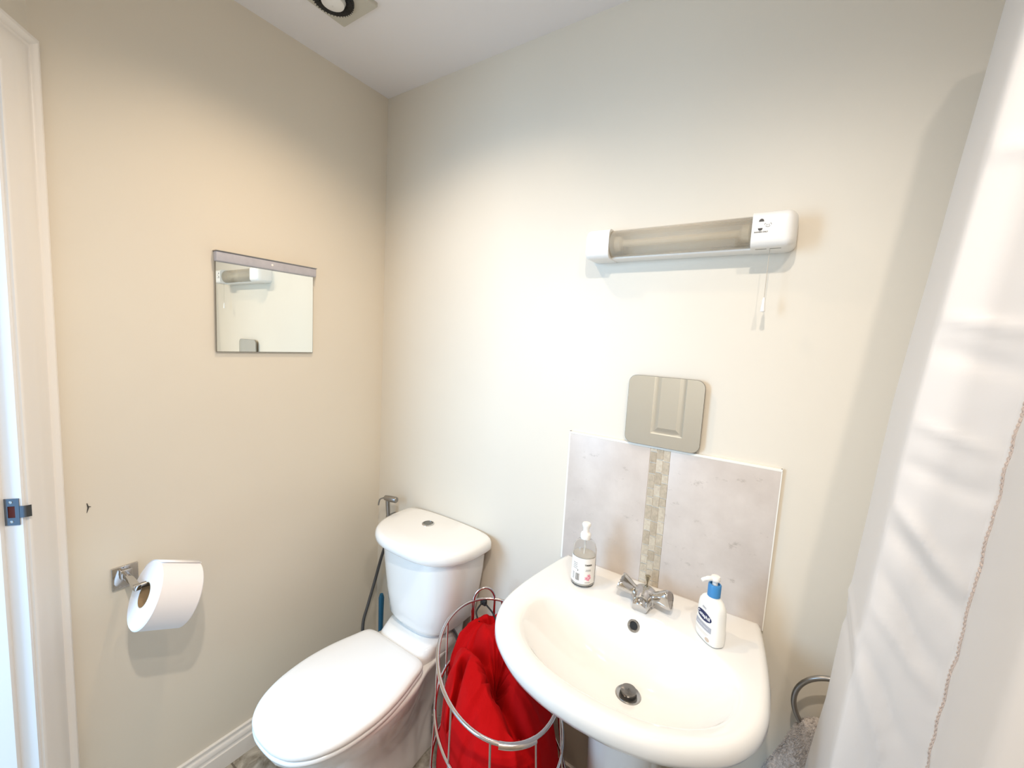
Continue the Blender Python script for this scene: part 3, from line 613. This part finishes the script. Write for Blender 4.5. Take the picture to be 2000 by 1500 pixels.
# ------------------------------------------------------------- toilet roll and holder
hr = empty('toilet_roll_holder', (0, -.845, .772), 'chrome toilet roll holder with square wall plate on the left wall', 'toilet roll holder')
bm = bmesh.new(); box(bm, (0, -.872, .742), (.007, -.817, .804), .0015); link('wall_plate', bm, chrome_m, hr)
bm = bmesh.new(); box(bm, (.006, -.857, .772), (.020, -.832, .797), .002); box(bm, (.012, -.853, .776), (.115, -.839, .790), .0015); link('arm', bm, chrome_m, hr)
bm = bmesh.new(); tube(bm, [(.106, -.853, .783), (.107, -.72, .781)], .0075, 16); link('spindle', bm, steel_m, hr)
bt = math.radians(23); ax = Vector((.05, math.cos(bt), -math.sin(bt))).normalized(); RR = .083
c_ = Vector((.128, -.838, .766))
MR = axisM(c_, ax)
tr_ = empty('toilet_roll', tuple(c_), 'large white toilet roll hanging tilted on the chrome holder', 'toilet roll')
bm = bmesh.new(); lathe(bm, [(.0305, 0), (RR-.003, 0), (RR, .003), (RR, .095), (RR-.003, .098), (.0305, .098)], 72, MR, False, False); link('paper', bm, paper_m, tr_)
bm = bmesh.new(); lathe(bm, [(.0305, 0), (.0305, .098), (.029, .098), (.029, 0), (.0305, 0)], 40, MR, False, False); link('cardboard_core', bm, card_m, tr_)
# loose end of the last sheet along the top
bm = bmesh.new(); rs = []
for zz in (.0005, .0975):
    q = []
    for k in range(14):
        a = math.radians(96-k*5) ; rr = RR+.0006+.0022*(max(0, 1-k/5))
        q.append(MR @ Vector((rr*math.cos(a), rr*math.sin(a), zz)))
    rs.append(q)
rings(bm, rs, False, False, closed=False); o = link('loose_sheet', bm, paper_m, tr_); sd = o.modifiers.new('t', 'SOLIDIFY'); sd.thickness = .0006

# ------------------------------------------------------------- laundry hamper
HC = Vector((.868, -.300, 0)); U1 = Vector((-.717, .697, 0)); U2 = Vector((.697, .717, 0))
def hell(t, a, b_, z, n=2.0): return HC+U2*interp(z, [.02, .30, .47, .60], [.022, .018, .008, 0])+U1*(a*sgn(math.cos(t))*abs(math.cos(t))**(2/n))+U2*(b_*sgn(math.sin(t))*abs(math.sin(t))**(2/n))+Vector((0, 0, z))
hm = empty('laundry_hamper', tuple(HC), 'oval chrome wire laundry hamper between the toilet and the washbasin', 'laundry hamper')
wire_m = mat('wire_chrome', (0.62, 0.58, 0.58), 0.16, metal=1)
for z, a, b_, rr in ((.620, .252, .158, .0048), (.470, .250, .168, .0040), (.300, .240, .184, .0040), (.02, .225, .184, .0045)):
    bm = bmesh.new(); tube(bm, [hell(2*PI*k/96, a, b_, z) for k in range(96)], rr, 10, closed=True); link('hoop', bm, wire_m, hm)
for k in range(10):
    t = 2*PI*(k+.5)/10+.05
    bm = bmesh.new(); tube(bm, [hell(t, .252, .158, .62), hell(t, .250, .168, .47), hell(t, .240, .184, .30), hell(t, .225, .184, .02)], .0026, 8); link('upright_wire', bm, wire_m, hm)
# handles: one arch at the back-left end, a thick folded one at the front end
bm = bmesh.new(); hb = hell(.0, .252, .158, .62); A1 = hell(.22, .252, .158, .62)+Vector((0, 0, -.09)); A2 = hell(-.22, .252, .158, .62)+Vector((0, 0, -.09))
up = Vector((0, 0, .09)); arch = [A1, A1+up*.6, A1+up]+[A1.lerp(A2, .5-.5*math.cos(PI*k/10))+up+Vector((0, 0, .042*math.sin(PI*k/10))) for k in range(1, 10)]+[A2+up, A2+up*.6, A2]
tube(bm, arch, .0042, 10); link('handle', bm, wire_m, hm)
bm = bmesh.new(); tube(bm, [hell(PI+t/20, .2545, .160, .618+.0015) for t in range(-5, 6)], .0078, 14); link('handle', bm, wire_m, hm)
# bag
lb_ = empty('laundry_bag', (HC.x, HC.y, .03), 'bright red cloth laundry bag with black drawstring inside the wire hamper', 'laundry bag')
bm = bmesh.new(); rs = []; NB = 200
levels = [(.03, .94), (.06, .975), (.15, .985), (.25, .985), (.35, .985), (.43, .98), (.48, .965), (.52, .93), (.55, .88), (.572, .80), (.588, .70), (.597, .58), (.602, .44), (.590, .32), (.560, .22), (.53, .12), (.52, .05)]
lv = [levels[0]]
for a, b_ in zip(levels, levels[1:]): lv += [(a[0]+(b_[0]-a[0])*k/4, a[1]+(b_[1]-a[1])*k/4) for k in range(1, 5)]
for i, (z, k_) in enumerate(lv):
    i = i//4
    q = []
    for j in range(NB):
        t = 2*PI*j/NB; a = interp(z, [.02, .30, .47, .62], [.225, .240, .250, .252])-.008; b_ = interp(z, [.02, .30, .47, .62], [.184, .184, .168, .158])-.008
        top = min(max((z-.40)/.16, 0), 1) if i < 12 else 1
        fold = .010*math.sin(5*t+2.0*z*6)+.004*math.sin(11*t+1.3)+.0015*math.sin(19*t-z*20)
        p = hell(t, (a)*k_, (b_)*k_, z); rad = (p-Vector((HC.x, HC.y, p.z)))
        f = 1-(.010+abs(fold))/max(rad.length, .02)*(.35+.65*top); p2 = Vector((HC.x, HC.y, p.z))+rad*max(f, .3)
        # back-left end stands higher, the front sags; a slanting slit opens across the top
        g = rad.dot(U1)/.25; p2.z += top*(.030*g-.012)+ (0.010*noise.noise(p*14))*top
        s_ = rad.dot(U2)*.9+rad.dot(U1)*.25; 
        p2.z -= top*.050*math.exp(-((s_+.015)/.020)**2)*(1 if g > -.7 else .2)
        p2.z -= top*.022*math.exp(-((rad.dot(U1)-.07+rad.dot(U2)*.8)/.022)**2)
        sa, sb2 = Vector((.772, -.318, 0)), Vector((.815, -.425, 0)); w_ = Vector((p2.x, p2.y, 0)); ab = sb2-sa; tt = min(max((w_-sa).dot(ab)/ab.length_squared, 0), 1)
        p2.z -= top*.075*math.exp(-((w_-(sa+ab*tt)).length/.0085)**2)
        q.append(p2)
    rs.append(q)
rings(bm, rs); bag = link('cloth_body', bm, red_m, lb_, smooth='all'); ss = bag.modifiers.new('s', 'SUBSURF'); ss.levels = 1; ss.render_levels = 1
# gathered neck rising to the back handle
nk = hell(0, .190, .158, .0); nk = Vector((nk.x, nk.y, 0)); bm = bmesh.new(); rs = []
for z, ra, rb in ((.44, .130, .110), (.50, .115, .098), (.545, .092, .072), (.575, .066, .042), (.588, .046, .024), (.580, .034, .014), (.54, .022, .008)):
    q = []
    for j in range(96):
        t = 2*PI*j/96; w = 1+.10*math.sin(9*t+z*9)+.06*math.sin(17*t)
        q.append(nk+Vector((0, 0, z+.006*math.sin(7*t)))-U1*(.03*(z < .54))+U2*(ra*w*math.cos(t))+U1*(rb*w*math.sin(t)))
    rs.append(q)
rings(bm, rs); link('gathered_neck', bm, red_m, lb_, smooth='all')
top_h = hb+Vector((0, 0, .004))
bm = bmesh.new(); box(bm, (top_h.x-.010, top_h.y-.008, .600), (top_h.x+.012, top_h.y+.004, .618), .003); link('cord_lock', bm, cord_m, lb_)
for k, (ox, oy) in enumerate(((-.028, -.010), (.006, .012))):
    bm = bmesh.new(); e_ = nk+U2*ox*1.6+Vector((0, 0, .585)); tube(bm, catmull([top_h+Vector((0, -.004, -.012)), top_h.lerp(e_, .5)+Vector((ox*.6, oy*.5, -.012)), e_], 6), .0026, 8); link('drawstring', bm, cord_m, lb_)
bm = bmesh.new(); tube(bm, catmull([nk+Vector((-.01, -.03, .585)), nk+Vector((.0, -.055, .570)), nk+Vector((.0, -.085, .545))], 6), .0028, 8); link('drawstring', bm, cord_m, lb_)

# ------------------------------------------------------------- towel ring and towel
RC = Vector((1.608, -.062, .692)); 
tg = empty('towel_ring', (1.602, 0, .76), 'dark metal towel ring on the back wall right of the washbasin', 'towel ring')
bm = bmesh.new(); tube(bm, [RC+Vector((.080*math.cos(2*PI*k/64), .0, .080*math.sin(2*PI*k/64))) for k in range(64)], .0056, 14, closed=True); link('ring', bm, steel_m, tg)
bm = bmesh.new(); lathe(bm, [(.022, 0), (.022, .006), (.012, .010), (.009, .055), (.012, .060), (.012, .070), (.001, .072)], 28, axisM((1.618, 0, .770), (0, -1, 0))); link('wall_mount', bm, steel_m, tg)
bm = bmesh.new(); rs = []
prof_t = [(.664, .012, .008), (.662, .030, .014), (.650, .050, .020), (.62, .062, .024), (.57, .078, .026), (.50, .100, .028), (.42, .118, .028), (.34, .128, .028), (.30, .130, .027), (.298, .10, .02)]
for z, hw, hd_ in prof_t:
    q = []
    for k in range(120):
        t = 2*PI*k/120; x = hw*sgn(math.cos(t))*abs(math.cos(t))**(.7); y = hd_*sgn(math.sin(t))*abs(math.sin(t))**.7
        fol = .006*math.sin(x*110+1)*(z < .64)
        q.append(Vector((1.600-.012*(.66-z)/.3+x, -.062+y+fol*sgn(math.sin(t)), z)))
    rs.append(q)
out = [rs[0]]
for a, b_ in zip(rs, rs[1:]):
    for k in range(1, 7): out.append([p.lerp(q, k/6) for p, q in zip(a, b_)])
rings(bm, out)
for v in bm.verts:
    n_ = noise.noise(v.co*160)*.0035+noise.noise(v.co*60)*.003; dv = Vector((v.co.x-1.60, v.co.y+.062, 0)); 
    if dv.length > .004: v.co += dv.normalized()*n_+Vector((0, 0, n_*.6))
tw = tag(link('hand_towel', bm, towel_m, None, smooth='all'), 'fluffy grey hand towel hanging from the dark towel ring', 'towel')
# pile tufts of the plush towel
bm = bmesh.new(); rnd = random.Random(3)
for _ in range(5200):
    z = rnd.uniform(.36, .662); hw = interp(-z, [-p[0] for p in prof_t[1:-1]], [p[1] for p in prof_t[1:-1]]); hd_ = interp(-z, [-p[0] for p in prof_t[1:-1]], [p[2] for p in prof_t[1:-1]])
    t = rnd.uniform(PI*.9, PI*2.0); x = hw*sgn(math.cos(t))*abs(math.cos(t))**.7; y = hd_*sgn(math.sin(t))*abs(math.sin(t))**.7
    fol = .006*math.sin(x*110+1)*(z < .64)
    p = Vector((1.600-.012*(.66-z)/.3+x, -.062+y+fol*sgn(math.sin(t)), z)); nrm = Vector((math.cos(t), math.sin(t)*1.5, -.3)).normalized()
    L_ = rnd.uniform(.003, .006); side = Vector((rnd.uniform(-1, 1), rnd.uniform(-1, 1), rnd.uniform(-1, 1))).normalized()*.0009
    tip = p+nrm*L_+side*1.5; s2 = nrm.cross(side).normalized()*.0009
    a, b_, c2, d2 = (bm.verts.new(p+side), bm.verts.new(p-side*.5+s2), bm.verts.new(p-side*.5-s2), bm.verts.new(tip))
    bm.faces.new((a, b_, d2)); bm.faces.new((b_, c2, d2)); bm.faces.new((c2, a, d2))
pl = link('pile', bm, towel_m, tw, smooth=False); pl['kind'] = 'stuff'; pl.matrix_parent_inverse = Matrix.Identity(4)

# ------------------------------------------------------------- shower curtain and rail
cu = empty('shower_curtain', (1.62, -.45, .02), 'white satin shower curtain gathered in folds at the right edge', 'shower curtain')
LX = lambda z: interp(z, [0, .5, .65, .8, 1.1, 1.4, 1.9, 2.15], [-.095, -.062, -.049, -.033, -.017, 0, .048, .072])
base = [(1.715, -.125), (1.650, -.122), (1.6035, -.160), (1.5935, -.362), (1.640, -.385), (1.684, -.405), (1.668, -.50), (1.638, -.655), (1.69, -.695), (1.76, -.67), (1.80, -.60), (1.77, -.52), (1.80, -.45)]
def resample(P, cuts=2):
    for _ in range(cuts):
        Q = [P[0]]
        for a, b_ in zip(P, P[1:]): Q += [a.lerp(b_, .07), a.lerp(b_, .93)]
        Q.append(P[-1]); P = Q
    return P
bp_ = resample([Vector((x, y, 0)) for x, y in base], 2)
seg = []
for a, b_ in zip(bp_, bp_[1:]):
    n = max(1, int((b_-a).length/.006)); seg += [a.lerp(b_, k/n) for k in range(n)]
seg.append(bp_[-1]); rs = []; NZ = 260
iC = min(range(len(seg)), key=lambda i: (seg[i]-Vector((1.684, -.405, 0))).length); iB = min(range(len(seg)), key=lambda i: (seg[i]-Vector((1.5935, -.362, 0))).length); iD = min(range(len(seg)), key=lambda i: (seg[i]-Vector((1.645, -.652, 0))).length)
def cpt(i, z):
    p = seg[i]; t = (seg[min(i+1, len(seg)-1)]-seg[max(i-1, 0)]).normalized(); nn = Vector((t.y, -t.x, 0))   # towards the room (-x side)
    if nn.x > 0: nn = -nn
    dd = 0
    if iB <= i <= iC+3:
        w = (i-iB)/(iC-iB); e_ = math.sin(PI*min(max(w, 0), 1))
        for zc, sl_, am, wd in ((1.735, .02, .006, .012), (1.52, .02, .005, .009), (1.475, .03, -.005, .014), (1.37, .03, .004, .008), (1.31, .03, -.004, .012), (1.215, .10, .007, .012), (1.18, .10, -.006, .014), (1.10, .13, -.005, .016), (1.055, .10, .004, .010), (.965, .16, -.005, .016), (.90, .22, .006, .014), (.83, .30, -.005, .018)):
            dd += am*math.exp(-((z-(zc-sl_*(w-.5)))/wd)**2)*(e_**.5)
        dd += .003*noise.noise(Vector((w*1.5, z*5, 3)))*e_
        dd += .002*noise.noise(Vector((w*5, z*34, 9)))*max(0, w-.6)/.4
    else: dd += .0012*noise.noise(Vector((i*.05, z*6, 1)))
    if i < iB: dd += .003*math.exp(-((z-1.03)/.01)**2)-.003*math.exp(-((z-.98)/.015)**2)
    return Vector((p.x+LX(z), p.y, z))+nn*dd
for j in range(NZ+1):
    z = .03+2.03*j/NZ; rs.append([cpt(i, z) for i in range(len(seg))])
bm = bmesh.new(); rings(bm, rs, False, False, closed=False); cloth = link('curtain_cloth', bm, curt_m, cu, smooth='all')
# hem stitching where two edges meet
bm = bmesh.new(); pts = []
for k in range(900):
    z = .1+1.9*k/900; p = cpt(iC+1, z); pts.append(p+Vector((-.0006+.0006*math.sin(k*1.9), -.0010+.0016*noise.noise(Vector((0, k*.6, 0))), 0)))
tube(bm, pts, [.0008+.0006*abs(math.sin(k*.95)) for k in range(900)], 6)
tube(bm, [p+Vector((.0, .004, 0)) for p in pts], .0011, 5)
link('hem_stitching', bm, seam_m, cu)
cr_ = empty('curtain_rail', (1.70, 0, 2.09), 'white shower curtain rail running above the curtain folds', 'curtain rail')
bm = bmesh.new(); tube(bm, [(1.755, -.0, 2.085), (1.755, REAR, 2.085)], .0125, 20); link('rail', bm, plast_m, cr_)
for k in range(4):
    yy = -.16-.17*k; bm = bmesh.new(); tube(bm, [(1.755+.022*math.cos(2*PI*q/24), yy, 2.076+.024*math.sin(2*PI*q/24)) for q in range(24)], .002, 8, closed=True)
    link('curtain_hook', bm, plast_m, cu)
